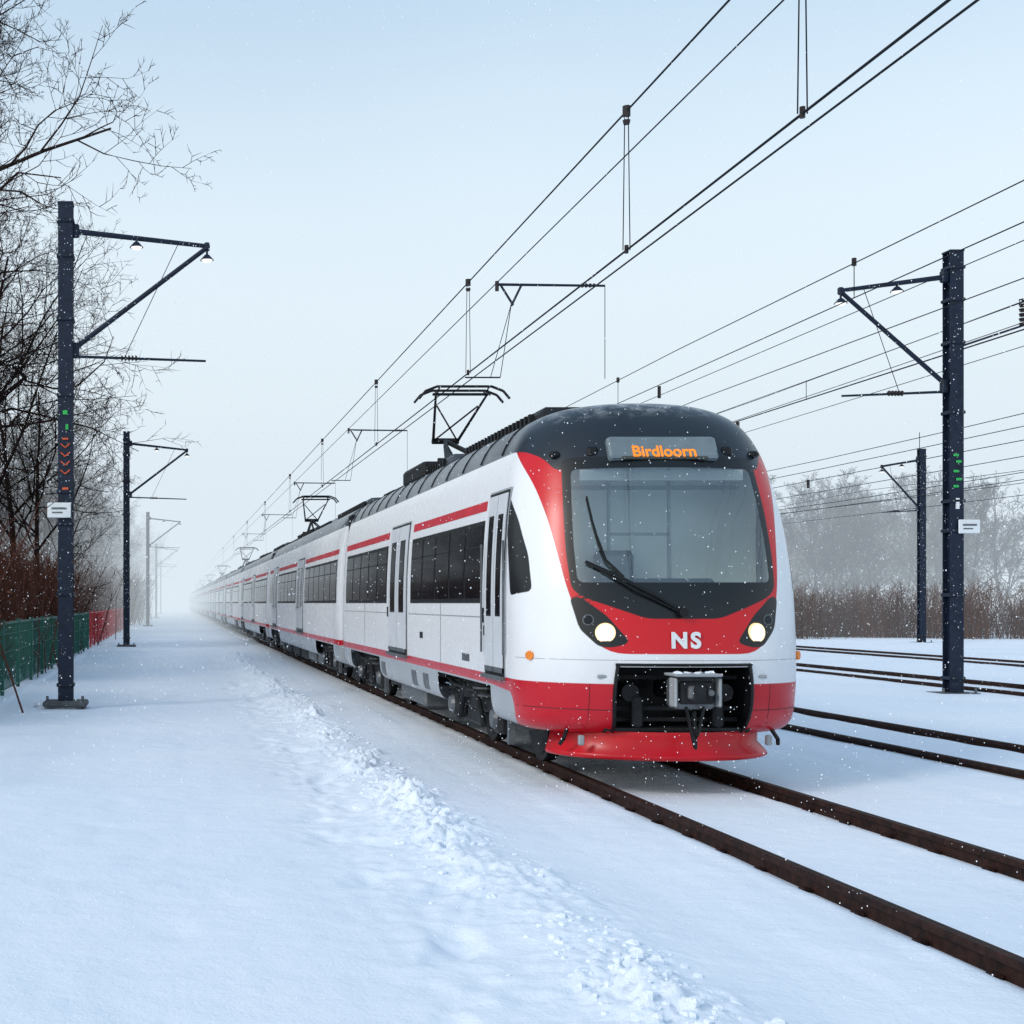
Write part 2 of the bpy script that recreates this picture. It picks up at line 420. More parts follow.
def bogie(mb,yc):
    for dy in(-1.0,1.0):
        for sd in(-1,1):
            x=XC+.08+sd*.74
            mb.cyl((x-.06,yc+dy,.56),(x+.06,yc+dy,.56),.43,.43,'dark',28)
            mb.cyl((x+sd*.07,yc+dy,.56),(x+sd*.09,yc+dy,.56),.36,.30,'dark',24)
            mb.cyl((x-.02,yc+dy,.56),(x+sd*.36,yc+dy,.56),.13,.11,'metal',14)
            mb.box((XC+sd*1.10,yc+dy,.56),(.16,.34,.30),'dark',.04)
            mb.cyl((XC+sd*1.18,yc+dy,.56),(XC+sd*1.22,yc+dy,.56),.11,.09,'metal',14)
            for q in(-.2,.2):
                mb.cyl((XC+sd*1.10,yc+dy+q,.60),(XC+sd*1.10,yc+dy+q,.88),.065,.065,'dark',10)
                for t in range(5): mb.cyl((XC+sd*1.10,yc+dy+q,.62+t*.055),(XC+sd*1.10,yc+dy+q,.64+t*.055),.09,.09,'dark',10)
        mb.cyl((XC-.74,yc+dy,.56),(XC+.74,yc+dy,.56),.08,.08,'dark',10)
    for sd in(-1,1):
        mb.box((XC+sd*1.08,yc,.66),(.15,1.7,.16),'dark',.03)
        mb.box((XC+sd*1.08,yc,.50),(.12,.9,.2),'dark',.04)
        mb.cyl((XC+sd*1.05,yc-.25,.7),(XC+sd*1.05,yc-.25,.98),.17,.17,'dark',16)
        mb.cyl((XC+sd*1.05,yc+.25,.7),(XC+sd*1.05,yc+.25,.98),.17,.17,'dark',16)
        for t in range(3): mb.cyl((XC+sd*1.05,yc-.25,.74+t*.08),(XC+sd*1.05,yc-.25,.76+t*.08),.185,.185,'metal',16)
        mb.cyl((XC+sd*1.2,yc-.6,.45),(XC+sd*1.2,yc-.2,.85),.035,.035,'dark',8)
        mb.cyl((XC+sd*1.2,yc+.6,.45),(XC+sd*1.2,yc+.2,.85),.035,.035,'dark',8)
        mb.tube([(XC+sd*1.17,yc-1.4,.85),(XC+sd*1.19,yc-1.0,.78),(XC+sd*1.19,yc+.9,.80),(XC+sd*1.17,yc+1.4,.88)],.02,'dark')
        mb.box((XC+sd*1.15,yc-1.52,.50),(.06,.06,.30),'metal')
        mb.box((XC+sd*1.12,yc-1.45,.80),(.10,.3,.22),'dark',.02)
        for k in range(6): blob(mb,(XC+sd*1.12,yc+random.uniform(-.8,.8),.75),random.uniform(.02,.05),'snow',1,.4)
    mb.box((XC,yc,.72),(1.9,.6,.25),'dark',.03)
def underframe(mb,y0,y1):
    mb.box((XC,(y0+y1)/2,.98),(2.3,y1-y0-.3,.10),'dark'); mb.box((XC,(y0+y1)/2,.80),(1.0,y1-y0-.3,.3),'dark')
    y=y0+4.2
    while y<y1-5:
        L=random.uniform(1.0,1.9); mb.box((XC-.95,y+L/2,.52),(.35,L,.30),random.choice(('dark','metal','dark')),.03)
        mb.box((XC+.95,y+L/2,.52),(.35,L,.30),'dark',.03); y+=L+random.uniform(.2,.6)
def roofbox(mb,y0,y1,hw,zt,k='roofgrey',louv=True):
    zb=3.45
    vs=[]
    for yy in(y0,y0+.12,y1-.12,y1):
        e=.14 if yy in(y0,y1) else 0
        vs+=[(XC-hw-.08,yy,zb),(XC-hw,yy,zt-.08-e*.6),(XC-hw+.08,yy,zt-e),(XC+hw-.08,yy,zt-e),(XC+hw,yy,zt-.08-e*.6),(XC+hw+.08,yy,zb)]
    fs=[(i*6+j,i*6+j+1,i*6+7+j,i*6+6+j) for i in range(3) for j in range(5)]+[tuple(range(5,-1,-1)),tuple(range(18,24))]
    mb.add(vs,fs,k)
    if louv:
        n=int((y1-y0-.4)/.16)
        for i in range(n):
            yy=y0+.25+i*.16
            for sd in(-1,1): mb.box((XC+sd*(hw+.035),yy,zt-.13),(.05,.07,.14),'frame')
            mb.box((XC,yy,zt+.004),(hw*1.5,.05,.02),'dark')
def panto(mb,y,zb=3.86,zh=5.10):
    for dx in(-.45,.45): mb.box((XC+dx,y,zb),(.07,1.5,.07),'dark')
    for dy in(-.65,.0,.65):
        mb.box((XC,y+dy,zb),(1.0,.07,.07),'dark')
    for dx in(-.45,.45):
        for dy in(-.6,.6):
            for t in range(4): mb.cyl((XC+dx,y+dy,zb-.27+t*.06),(XC+dx,y+dy,zb-.235+t*.06),.07,.05,'insul',10)
            mb.cyl((XC+dx,y+dy,zb-.3),(XC+dx,y+dy,zb),.035,.035,'insul',8)
    kn=(XC,y+1.15,zb+.56)
    mb.cyl((XC-.30,y-.45,zb+.05),kn,.045,.04,'dark'); mb.cyl((XC+.30,y-.45,zb+.05),kn,.045,.04,'dark')
    mb.cyl((XC-.45,y-.45,zb+.05),(XC+.45,y-.45,zb+.05),.055,.055,'dark')
    mb.cyl((XC-.22,kn[1],kn[2]),(XC+.22,kn[1],kn[2]),.05,.05,'dark')
    hd=(XC,y-.05,zh-.10)
    mb.cyl((XC-.2,kn[1],kn[2]),(XC-.40,hd[1],hd[2]),.024,.018,'dark'); mb.cyl((XC+.2,kn[1],kn[2]),(XC+.40,hd[1],hd[2]),.024,.018,'dark')
    mb.cyl((XC-.2,kn[1],kn[2]),(XC+.32,hd[1]+.3,hd[2]-.14),.014,.014,'dark')
    mb.cyl((XC+.2,kn[1],kn[2]),(XC-.32,hd[1]+.3,hd[2]-.14),.014,.014,'dark')
    mb.cyl((XC-.45,hd[1],hd[2]),(XC+.45,hd[1],hd[2]),.022,.022,'dark')
    mb.cyl((XC,y+.2,zb+.05),(XC,kn[1]-.1,kn[2]-.1),.03,.03,'metal')
    for dy in(-.2,.2):
        mb.tube([(XC-.70,hd[1]+dy,hd[2]-.10),(XC-.60,hd[1]+dy,hd[2]+.02),(XC-.42,hd[1]+dy,hd[2]+.09),(XC+.42,hd[1]+dy,hd[2]+.09),(XC+.60,hd[1]+dy,hd[2]+.02),(XC+.70,hd[1]+dy,hd[2]-.10)],.020,'dark')
        for dx in(-.38,.38): mb.cyl((XC+dx,hd[1],hd[2]),(XC+dx,hd[1]+dy,hd[2]+.09),.014,.014,'dark')
def bellows(mb,y):
    for i in range(5):
        yy=y+.06+i*.1
        for (w,t) in((1.14,.05),(1.06,.05)):
            mb.box((XC,yy+(0 if w>1.1 else .05),2.1),(2*w,t,2.6 if w>1.1 else 2.46),'dark')
mb=MB()
door(mb,12.55,13.25); windows(mb,13.42,17.45,5); door(mb,17.75,19.15); windows(mb,19.4,23.9,5)
for a,b_ in((13.4,17.45),(19.4,24.1)): panel(mb,a,b_,2.70,2.80,.004,'stripe')
panel(mb,13.35,17.6,1.60,1.612,.003,'ltgrey'); panel(mb,19.3,24.1,1.60,1.612,.003,'ltgrey')
for yy in(15.5,21.6): panel(mb,yy,yy+.012,1.05,1.74,.002,'frame')
for yy in(16.3,17.1,19.6): panel(mb,yy,yy+.35,.66,.86,.004,'metal')
panel(mb,14.0,14.35,1.12,1.20,.003,'metal'); panel(mb,16.6,16.8,1.3,1.38,.003,'frame')
underframe(mb,13.2,24.3); bogie(mb,14.4); bogie(mb,21.85)
roofbox(mb,13.35,16.9,.72,3.78,'dark'); roofbox(mb,17.3,19.0,.8,3.75,'roofgrey'); roofbox(mb,19.1,22.3,.70,3.72,'frame',False); roofbox(mb,22.4,24.0,.6,3.78)
mb.box((XC-.75,19.4,3.66),(.35,1.6,.24),'dark',.04); mb.box((XC+.7,20.6,3.66),(.3,1.0,.24),'dark',.04)
for yy in np.arange(13.2,24.2,.9):
    pts=[(XC+sg*Wz(z)*1.003,yy,z+.004) for sg,z in ((-1,3.24),(-1,3.35),(-1,3.45),(-1,3.53),(-1,3.6))]
    mb.tube(pts,.012,'dark',4)
bellows(mb,24.3)
mb.build('cab_car_fittings',T)
mb=MB(); panto(mb,20.3); mb.build('pantograph_mid',T)
y=24.85;L=18.2;ci=0
while y<235:
    loft('car_body',y,y+L,False,((y+1.0,y+4.2),(y+L-4.2,y+L-1.0)))
    mb=MB()
    windows(mb,y+.5,y+6.6,6); door(mb,y+7.0,y+8.5); windows(mb,y+8.9,y+14.5,5); door(mb,y+15.0,y+16.4)
    for a,b_ in((y+.4,y+6.7),(y+8.9,y+14.6),(y+16.7,y+L-.2)): panel(mb,a,b_,2.70,2.80,.004,'stripe')
    panel(mb,y+16.7,y+L-.4,1.75,2.6,.006,'glassdark')
    underframe(mb,y,y+L); bogie(mb,y+2.6); bogie(mb,y+L-2.6); bellows(mb,y+L)
    roofbox(mb,y+.6,y+5.2,.66,3.82); roofbox(mb,y+5.8,y+9.5,.7,3.76,'ltgrey'); roofbox(mb,y+10,y+13,.66,3.82); roofbox(mb,y+13.6,y+L-.5,.62,3.78)
    if ci%2==0: panto(mb,y+L-2.2)
    mb.build('car_fittings',T)
    y+=L+.55; ci+=1
# nose details
mb=MB()
mb.box((XC,12.25,.90),(1.5,.05,.8),'frame'); mb.box((XC,11.95,.62),(1.3,.7,.03),'dark'); mb.box((XC,11.95,1.225),(1.35,.8,.03),'dark')
for sd in(-1,1): mb.box((XC+sd*.64,11.95,.9),(.03,.62,.62),'dark')
for zz in(.70,.80,1.08): mb.box((XC,11.75,zz),(1.18,.04,.035),'dark')
for sd in(-1,1):
    mb.cyl((XC+sd*.42,11.6,.95),(XC+sd*.42,12.2,.95),.08,.08,'dark',14)
    mb.box((XC+sd*.36,11.62,.78),(.10,.10,.28),'dark',.02)
pts=[(XC+u,nose_y(u,1.205)-.004,1.205) for u in np.linspace(-.6,.6,14)]
mb.tube(pts,.014,'frame')
for sd in(-1,1):
    pts=[(XC+sd*(.575+.03*math.sin((z-.6)*5)),nose_y(.58,z)-.004,z) for z in np.linspace(.60,1.2,10)]; mb.tube(pts,.018,'frame')
    # shell joints
    pts=[(XC+sd*u,nose_y(u,1.245)+.001,1.245) for u in list(np.linspace(.0,1.15,16))+list(np.linspace(1.17,1.295,8))]; mb.tube(pts,.0035,'ltgrey',4)
    pts=[(XC+sd*u,nose_y(u,.80)+.001,.80) for u in np.linspace(.62,1.28,18)]; mb.tube(pts,.004,'dark',4)
    pts=[(XC+sd*.80,nose_y(.80,z)+.001,z) for z in np.linspace(.62,1.03,8)]; mb.tube(pts,.0035,'dark',4)
    mb.box((XC+sd*.70,nose_y(.7,1.10)-.002,1.10),(.10,.02,.03),'ltgrey',.008)
mb.box((XC,11.55,.97),(.16,.9,.16),'dark',.03)
mb.box((XC,11.30,.97),(.36,.22,.27),'metal',.03)
mb.box((XC,11.18,.98),(.30,.06,.20),'dark',.02)
mb.box((XC-.03,11.14,.98),(.12,.07,.12),'metal',.02); mb.cyl((XC+.10,11.16,.98),(XC+.10,11.10,.98),.035,.025,'metal',12)
mb.box((XC,11.25,1.13),(.40,.30,.025),'ltgrey',.01)
mb.box((XC-.19,11.2,.98),(.025,.14,.25),'ltgrey',.01);mb.box((XC+.19,11.2,.98),(.025,.14,.25),'ltgrey',.01)
for k in range(12): blob(mb,(XC+random.uniform(-.17,.17),11.2+random.uniform(-.05,.1),1.143),random.uniform(.015,.035),'snow',1,.5)
for x0,dx,dz in((-.08,.10,.36),(.07,-.04,.26)):
    pp=[]
    for t in np.linspace(0,1,12):
        pp.append((XC+x0+dx*math.sin(t*math.pi)*.5+dx*t,11.2+.1*t,.85-dz*math.sin(t*math.pi*.95)))
    mb.tube(pp,.014,'frame')
for sd in(-1,1):
    mb.box((XC+sd*.84,11.66,.52),(.05,.05,.09),'ltgrey',.01)
    mb.tube([(XC+sd*.92,11.8,.62),(XC+sd*.97,11.76,.52),(XC+sd*.99,11.8,.47)],.018,'frame')
mb.build('coupler_and_grille',T)
mb=MB();vs=[];n=41
prz=[(.60,.0,.92),(.56,-.01,.94),(.48,.02,.95),(.40,-.06,1.0),(.37,-.07,1.01),(.35,-.04,.99),(.35,.06,.9)]
for z,oy,hw in prz:
    for i in range(n):
        t=-1+2*i/(n-1); vs.append((XC+hw*math.sin(t*math.pi/2),11.52+oy+.75*(1-math.cos(t*math.pi/2)**.9),z))
fs=[(r*n+i,r*n+i+1,(r+1)*n+i+1,(r+1)*n+i) for r in range(len(prz)-1) for i in range(n-1)]
mb.add(vs,fs,'red')
mb.build('snow_plough',T,True)
mb=MB()
for sd in(-1,1):
    u=.67*sd; z=1.485; y0=nose_y(u,z); e=.02
    nrm=Vector(((nose_y(u+e,z)-nose_y(u-e,z))/(2*e),-1,0)); nrm.normalize()
    c=Vector((XC+u,y0,z))
    mb.cyl(c-nrm*.03,c+nrm*.012,.092,.085,'headring',24); mb.cyl(c+nrm*.012,c+nrm*.018,.068,.062,'headlamp',24)
    u2=.80*sd; z2=1.60; c=Vector((XC+u2,nose_y(u2,z2),z2)); mb.cyl(c-nrm*.03,c+nrm*.008,.055,.05,'metal',18); mb.cyl(c+nrm*.008,c+nrm*.014,.04,.03,'glassdark',18)
def np_(u,z,o=.035): return (XC+u,nose_y(u,z)-o,z)
mb.tube([np_(-.02,1.68),np_(-.25,1.82,.05),np_(-.52,1.97,.06),np_(-.80,2.12,.05)],.016,'frame')
mb.tube([np_(-.02,1.66),np_(-.40,1.86,.05),np_(-.68,2.04,.04)],.011,'frame')
mb.cyl(np_(-.02,1.67,.07),np_(-.02,1.67,-.02),.04,.04,'frame',12)
mb.tube([np_(-.73,2.72,.02),np_(-.71,2.5,.03),np_(-.68,2.3,.04),np_(-.64,2.14,.05),np_(-.50,1.98,.05)],.012,'frame')
mb.tube([np_(-.71,2.45,.045),np_(-.64,2.14,.07),np_(-.52,1.97,.06)],.009,'frame')
R=Matrix.Rotation(math.radians(-28),3,'X')
mb.box((XC,11.985,3.165),(1.0,.10,.235),'disp',.02,R)
mb.box((XC,11.938,3.142),(.80,.03,.17),'dispin',.01,R)
for sd in(-1,1):
    mb.box((XC+sd*.62,nose_y(.62,3.16)-.005,3.15),(.10,.06,.09),'frame',.02)
    c=np_(sd*.93,3.14,.0); mb.box((c[0],c[1]-.02,c[2]),(.09,.08,.06),'frame',.02)
for sd in(-1,1):
    x=XC+sd*(Wz(1.5)+.03)
    for yy in(12.46,13.34): mb.tube([(x,yy,1.25),(x,yy,2.35)],.011,'metal')
    c=np_(sd*1.22,1.27,0); mb.cyl((c[0]-sd*.02,c[1]+.02,c[2]),(c[0]+sd*.018,c[1]-.018,c[2]),.045,.04,'amberdot',16)
    panel(mb,13.30,13.36,1.42,1.52,.006,'frame',(sd,))
mb.build('front_fittings',T)
mb=MB()
mb.box((XC,12.62,2.4),(2.3,.04,1.5),'cabwall')
for u in(-.28,.30): mb.box((XC+u,12.59,2.5),(.02,.02,1.1),'ltgrey')
mb.box((XC+.02,12.59,2.86),(1.9,.03,.03),'ltgrey'); mb.box((XC+.02,12.59,2.42),(.56,.02,.02),'ltgrey')
mb.box((XC,12.15,1.86),(1.9,.8,.06),'dark'); mb.box((XC-.1,11.95,1.93),(1.1,.25,.09),'frame',.04)
mb.box((XC-.30,12.40,2.05),(.38,.12,.40),'metal',.05)
mb.box((XC,11.99,2.93),(1.5,.02,.10),'ltgrey')
mb.build('cab_interior',T)
def text(name,body,loc,size,rot,k,ext=.004,off=0,sx=1):
    c=bpy.data.curves.new(name,'FONT'); c.body=body; c.size=size; c.extrude=ext; c.align_x='CENTER'; c.align_y='CENTER'; c.offset=off
    c.materials.append(M[k]); o=bpy.data.objects.new(name,c); o.location=loc; o.rotation_euler=rot; o.scale=(sx,1,1); link(o,T); return o
text('destination_text','Birdloorn',(XC,11.912,3.137),.165,(math.radians(90-28),0,0),'led',.003,.003,.92)
text('logo_letters','N',(XC-.06,nose_y(0,1.42)-.012,1.415),.19,(math.radians(88),0,0),'white',.004,.008)
text('logo_letters_s','S',(XC+.085,nose_y(0,1.42)-.012,1.415),.19,(math.radians(88),0,0),'white',.004,.008)

# ------------------------------------------------------------ poles
def pole(x,y,sd,H=8.55,full=True,L=2.42):
    E=empty('catenary_pole',(x,y,0)); mb=MB()
    w=.25
    mb.box((0,-w/2+.01,H/2-.1),(w,.02,H+.2),'pole'); mb.box((0,w/2-.01,H/2-.1),(w,.02,H+.2),'pole'); mb.box((0,0,H/2-.1),(.10,w-.04,H+.2),'pole')
    mb.box((0,0,H+.01),(w+.02,w+.02,.03),'pole')
    for zz in(.35,1.9,3.1,3.65,5.3,6.6,H-.9,H-.3):
        mb.box((0,0,zz),(w+.05,w+.05,.06),'pole',.01)
        for q in(-.09,.09): mb.cyl((q,-w/2-.02,zz),(q,-w/2-.05,zz),.018,.018,'metal',6)
    mb.box((0,0,.03),(.75,.6,.10),'concrete',.03); 
    for q in(-.3,.3): mb.cyl((q,-.2,.05),(q,-.2,.17),.025,.025,'metal',6)
    s=sd; za=H-.45
    mb.cyl((s*.1,0,za),(s*L,0,za-.26),.05,.038,'pole'); mb.cyl((s*.1,0,H-2.5),(s*(L-.02),0,za-.30),.045,.04,'pole')
    mb.box((s*.16,0,za),(.14,.12,.22),'pole',.02); mb.box((s*.16,0,H-2.5),(.14,.12,.26),'pole',.02)
    mb.cyl((s*.1,0,H-2.6),(s*(L-.02),0,H-2.68),.026,.02,'pole')
    for t in range(5): mb.cyl((s*(.95+t*.06),0,H-2.63),(s*(.98+t*.06),0,H-2.63),.055,.04,'insul',10)
    mb.cyl((s*L*.8,0,za-.2),(s*1.0,0,H-2.63),.007,.007,'wire',5)
    mb.box((s*(L),0,za-.27),(.10,.09,.14),'pole',.02)
    for q,zq in((L*.5,za-.13),(L,za-.35)):
        mb.cyl((s*q,0,zq),(s*q,0,zq-.10),.02,.02,'pole'); mb.cyl((s*q,0,zq-.06),(s*q,0,zq-.15),.04,.12,'pole',16); mb.cyl((s*q,0,zq-.148),(s*q,0,zq-.18),.10,.06,'lamp',16)
    mb.build('post_and_arms',E)
    if full:
        mb=MB(); ox=-.10 if s>0 else .2
        zz=3.33 if s>0 else 3.17
        mb.box((ox,-.17,zz),(.40,.03,.26),'white',.05)
        mb.box((ox,-.187,zz+.03),(.26,.004,.035),'metal'); mb.box((ox-.03,-.187,zz-.04),(.18,.004,.025),'metal')
        if s>0:
            mb.box((0,-.14,5.0),(.08,.02,.08),'greent',.02); mb.box((.03,-.14,4.75),(.05,.02,.10),'greent',.01)
            for t in range(4):
                for q in(-1,1): mb.cyl((q*.08,-.14,4.02+t*.15),(0,-.14,3.95+t*.15),.011,.011,'orange',5)
            mb.box((0,-.14,3.7),(.10,.02,.04),'orange')
            mb.box((0,-.14,4.55),(.10,.02,.03),'orange')
        else:
            for t,zq in enumerate((4.5,4.38,4.2,4.05,3.92)): mb.box((.05*((t%2)*2-1)*.5,-.14,zq),(.10,.02,.05),'greent',.015)
            mb.box((0,-.14,3.6),(.06,.02,.2),'white')
        mb.build('number_plate',E)
    mb=MB(); 
    for i in range(7): blob(mb,(random.uniform(-.5,.5),random.uniform(-.1,.5),-.05),random.uniform(.12,.24),'snow',1,.5)
    mb.build('snow_drift',E,True)
for i,yy in enumerate((22.3,52,98,150,210)): pole(-1.82,yy,1,8.58,i==0)
pole(14.6,24.3,-1,8.3,True,2.1); pole(32,55.5,-1,8.3,False,1.7)
for yy in(75,125): pole(14.6,yy,-1,8.3,False,2.1)
pole(32,110,-1,8.3,False,1.7)

# ------------------------------------------------------------ overhead wires
def wires(lst,extra=None,name='overhead_wire'):
    mb=MB()
    for x,z,r,sag in lst:
        pts=[]
        Y=[-12,-4,2,6,10,14,18,23,30,38,46,56,68,80,95,115,140,180,230,300]
        for yy in Y: pts.append((x,yy,z-sag*abs(math.sin((yy-22.3)/46*math.pi))))
        mb.tube(pts,r,'wire',5)
    if extra: extra(mb)
    mb.build(name)
def ex1(mb):
    for yy in(5.2,9.3,12.9,19.8,28.7,39,49.7,63,78,95,115):
        zt=6.63;zb=5.25
        for d in(-.035,.035): mb.cyl((XC+d*.5,yy,zt),(XC+d,yy,zb),.0055,.0055,'wire',4)
        mb.cyl((XC,yy,zt-.05),(XC,yy,zt+.05),.04,.04,'insul',8); mb.cyl((XC,yy,zt-.13),(XC,yy,zt-.09),.03,.04,'insul',8)
        mb.cyl((XC,yy,zb+.05),(XC,yy,zb-.03),.02,.02,'insul',6)
    for yy in(20.0,36.8,53,72,92):
        z=6.65
        mb.cyl((5.0,yy,z),(6.66,yy,z-.02),.022,.018,'pole'); mb.cyl((5.0,yy,z+.05),(5.0,yy,z-.1),.03,.03,'insul')
        mb.cyl((5.05,yy,z),(5.25,yy,z-.32),.018,.018,'pole'); mb.cyl((5.38,yy,z),(5.22,yy,z-.33),.018,.018,'pole')
        mb.cyl((5.22,yy,z-.3),(4.9,yy,5.22),.007,.007,'wire',4); mb.cyl((5.22,yy,z-.3),(5.05,yy,5.22),.007,.007,'wire',4)
        mb.cyl((6.66,yy,z),(6.66,yy,5.2),.006,.006,'wire',4)
        for t in range(4): mb.cyl((6.3+t*.06,yy,z-.015),(6.33+t*.06,yy,z-.015),.035,.03,'insul',8)
        mb.cyl((5.05,yy,5.22),(XC,yy,5.22),.012,.012,'wire',5)
wires([(XC,6.63,.010,.0),(XC,5.25,.011,0),(XC+.02,5.14,.009,0),(5.0,6.68,.008,0)],ex1)
def ex2(mb):
    for yy in(8,17,26,35,47,60,80):
        mb.cyl((8.92,yy,6.2),(8.92,yy,5.74),.006,.006,'wire',4); mb.cyl((8.92,yy,6.16),(8.92,yy,6.26),.03,.03,'insul',6)
    mb.tube([(8.92,23.8,5.72),(8.92,23.8,5.5)],.03,'insul')
wires([(8.92,6.22,.008,.08),(8.92,5.74,.008,.0),(8.95,5.56,.006,.0),(9.3,5.35,.007,.1)],ex2)
def ex3(mb):
    for yy in(12,24.3,33,41,52,66):
        mb.cyl((16.1,yy,7.4),(16.1,yy,6.9),.008,.008,'wire',4)
    for t in range(6): mb.cyl((16.1,24.6,7.5-t*.09),(16.1,24.6,7.44-t*.09),.07,.05,'insul',8)
    mb.tube([(16.1,37,6.9),(16.1,37,6.75)],.05,'insul')
    mb.cyl((16.1,24.6,7.0),(14.6,24.3,6.5),.02,.02,'pole')
wires([(16.1,7.46,.009,.12),(16.1,6.92,.016,0),(16.6,7.25,.009,.15),(16.1,6.62,.008,.1),(17.2,7.9,.009,.2)],ex3)
def ex4(mb):
    for yy in(24,40,55,70):
        mb.cyl((23,yy,7.0),(23,yy,6.1),.01,.01,'wire',4)
    for yy in(31,47): mb.cyl((23,yy,6.2),(23,yy,5.9),.06,.05,'insul',8)
wires([(23,7.02,.012,.2),(23,6.6,.012,.1),(23,6.15,.012,0),(23,5.75,.011,.05),(24,5.6,.011,.2),(26,5.7,.012,.2),(32,6.45,.012,.2),(32,5.9,.012,.1),(36,7.6,.013,.3)],ex4)

# ------------------------------------------------------------ fence
def fence(y0,y1,k,x=-3.2,h=1.38):
    mb=MB(); y=y0
    while y<=y1+.01:
        mb.box((x,y,h/2),(.07,.07,h+.06),k,.01); mb.box((x,y,h+.04),(.09,.09,.02),k); y+=2.5
    yy=y0
    while yy<y1:
        mb.cyl((x,yy,.08),(x,yy,h),.006,.006,k,4,False); yy+=.10 if y1<60 else .2
    for z in(.1,.45,.8,1.15,h): mb.cyl((x,y0,z),(x,y1,z),.014 if z in(.1,h) else .008,.014 if z in(.1,h) else .008,k,5)
    mb.box((x,(y0+y1)/2,h-.02),(.04,y1-y0,.04),k)
    mb.build('metal_fence')
fence(12,49.5,'green'); fence(51,86,'redf')

# ------------------------------------------------------------ trees
def gen_tree(seed,H,r0,cnt,up=.25,spread=1.0,tw=.006):
    rnd=random.Random(seed); V=[];F=[]
    def branch(p,d,L,r,lev):
        nseg=(7,5,4,3,2,2)[lev]; n=(7,5,4,3,3,3)[lev]
        pts=[p];dirs=[d];rad=[r];q=p;dd=d.copy()
        for i in range(nseg):
            j=Vector((rnd.gauss(0,1),rnd.gauss(0,1),rnd.gauss(0,1)))*(.06 if lev==0 else .20)
            dd=(dd+j+Vector((0,0,up*.25 if lev else .1))).normalized()
            q=q+dd*(L/nseg); pts.append(q);dirs.append(dd.copy()); rad.append(r*(1-.75*(i+1)/nseg) if lev else r*(1-.8*((i+1)/nseg)))
        o=len(V)
        for c,dv,rr in zip(pts,dirs,rad):
            a=dv.orthogonal().normalized();b_=dv.cross(a)
            for k in range(n):
                t=2*math.pi*k/n;V.append(tuple(c+(a*math.cos(t)+b_*math.sin(t))*rr))
        for i in range(nseg):
            for k in range(n): F.append((o+i*n+k,o+i*n+(k+1)%n,o+(i+1)*n+(k+1)%n,o+(i+1)*n+k))
        if lev>=len(cnt): return
        c=cnt[lev]
        for i in range(c):
            t=(.22 if lev==0 else .2)+(.78 if lev==0 else .8)*(i+rnd.random())/c; t=min(t,.98)
            f=t*nseg;k=min(int(f),nseg-1);fr=f-k
            pp=pts[k].lerp(pts[k+1],fr);dv=dirs[k+1]; rr=rad[k]*(1-fr)+rad[k+1]*fr
            a=dv.orthogonal().normalized();b_=dv.cross(a);az=rnd.random()*6.283
            side=a*math.cos(az)+b_*math.sin(az)
            ang=math.radians(rnd.uniform(32,62))*spread
            nd=(dv*math.cos(ang)+side*math.sin(ang)).normalized()
            ln=L*((.52 if lev==0 else .55)*(1.15-.65*t))*rnd.uniform(.7,1.2)
            branch(pp,nd,ln,max(rr*.6,tw),lev+1)
    branch(Vector((0,0,-.2)),Vector((0,0,1)),H,r0,0)
    me=bpy.data.meshes.new('bare_tree_mesh'); me.from_pydata(V,[],F); me.materials.append(M['bark']); me.update(); return me
near=[gen_tree(11,17,.26,(15,9,6,4,3),tw=.008),gen_tree(12,17,.24,(15,9,6,4,3),tw=.008)]
mid=[gen_tree(s,12,.17,(14,8,6,4),tw=.013) for s in(21,22,23)]
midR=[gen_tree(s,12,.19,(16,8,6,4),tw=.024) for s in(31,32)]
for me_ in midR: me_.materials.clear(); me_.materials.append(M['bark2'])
def put(me,name,x,y,s,rz,parent=None,tilt=0):
    o=bpy.data.objects.new(name,me); o.location=(x,y,-.05); o.scale=(s,s,s*random.uniform(.95,1.08)); o.rotation_euler=(tilt,0,rz); link(o,parent); return o
put(near[0],'bare_tree',-6.4,31,1.08,.3); put(near[1],'bare_tree',-6.3,39,.95,2.0); put(near[0],'bare_tree',-8.0,26.5,.95,4.0)
put(near[1],'bare_tree',-7.4,47,.85,5.0); put(near[0],'bare_tree',-6.7,56,.70,1.0); put(near[1],'bare_tree',-7.4,34,1.0,.9)
W_=empty('woodland_row')
for i in range(44):
    y=50+i*4.2+random.uniform(-1.5,1.5); x=-5.5-abs(random.gauss(0,1))*2.2-(0 if i%3 else 3)
    o=put(random.choice(mid),'tree',x,y,random.uniform(.7,1.0)+max(0,(y-90)*.002),random.random()*6.28,W_)
for i in range(36):
    put(random.choice(mid),'tree',random.uniform(-26,-9.5),random.uniform(36,170),random.uniform(.6,.95),random.random()*6.28,W_)
D_=empty('distant_tree_row')
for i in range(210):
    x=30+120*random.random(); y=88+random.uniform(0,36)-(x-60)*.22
    put(random.choice(midR),'tree',x,y,random.uniform(.60,.88),random.random()*6.28,D_)
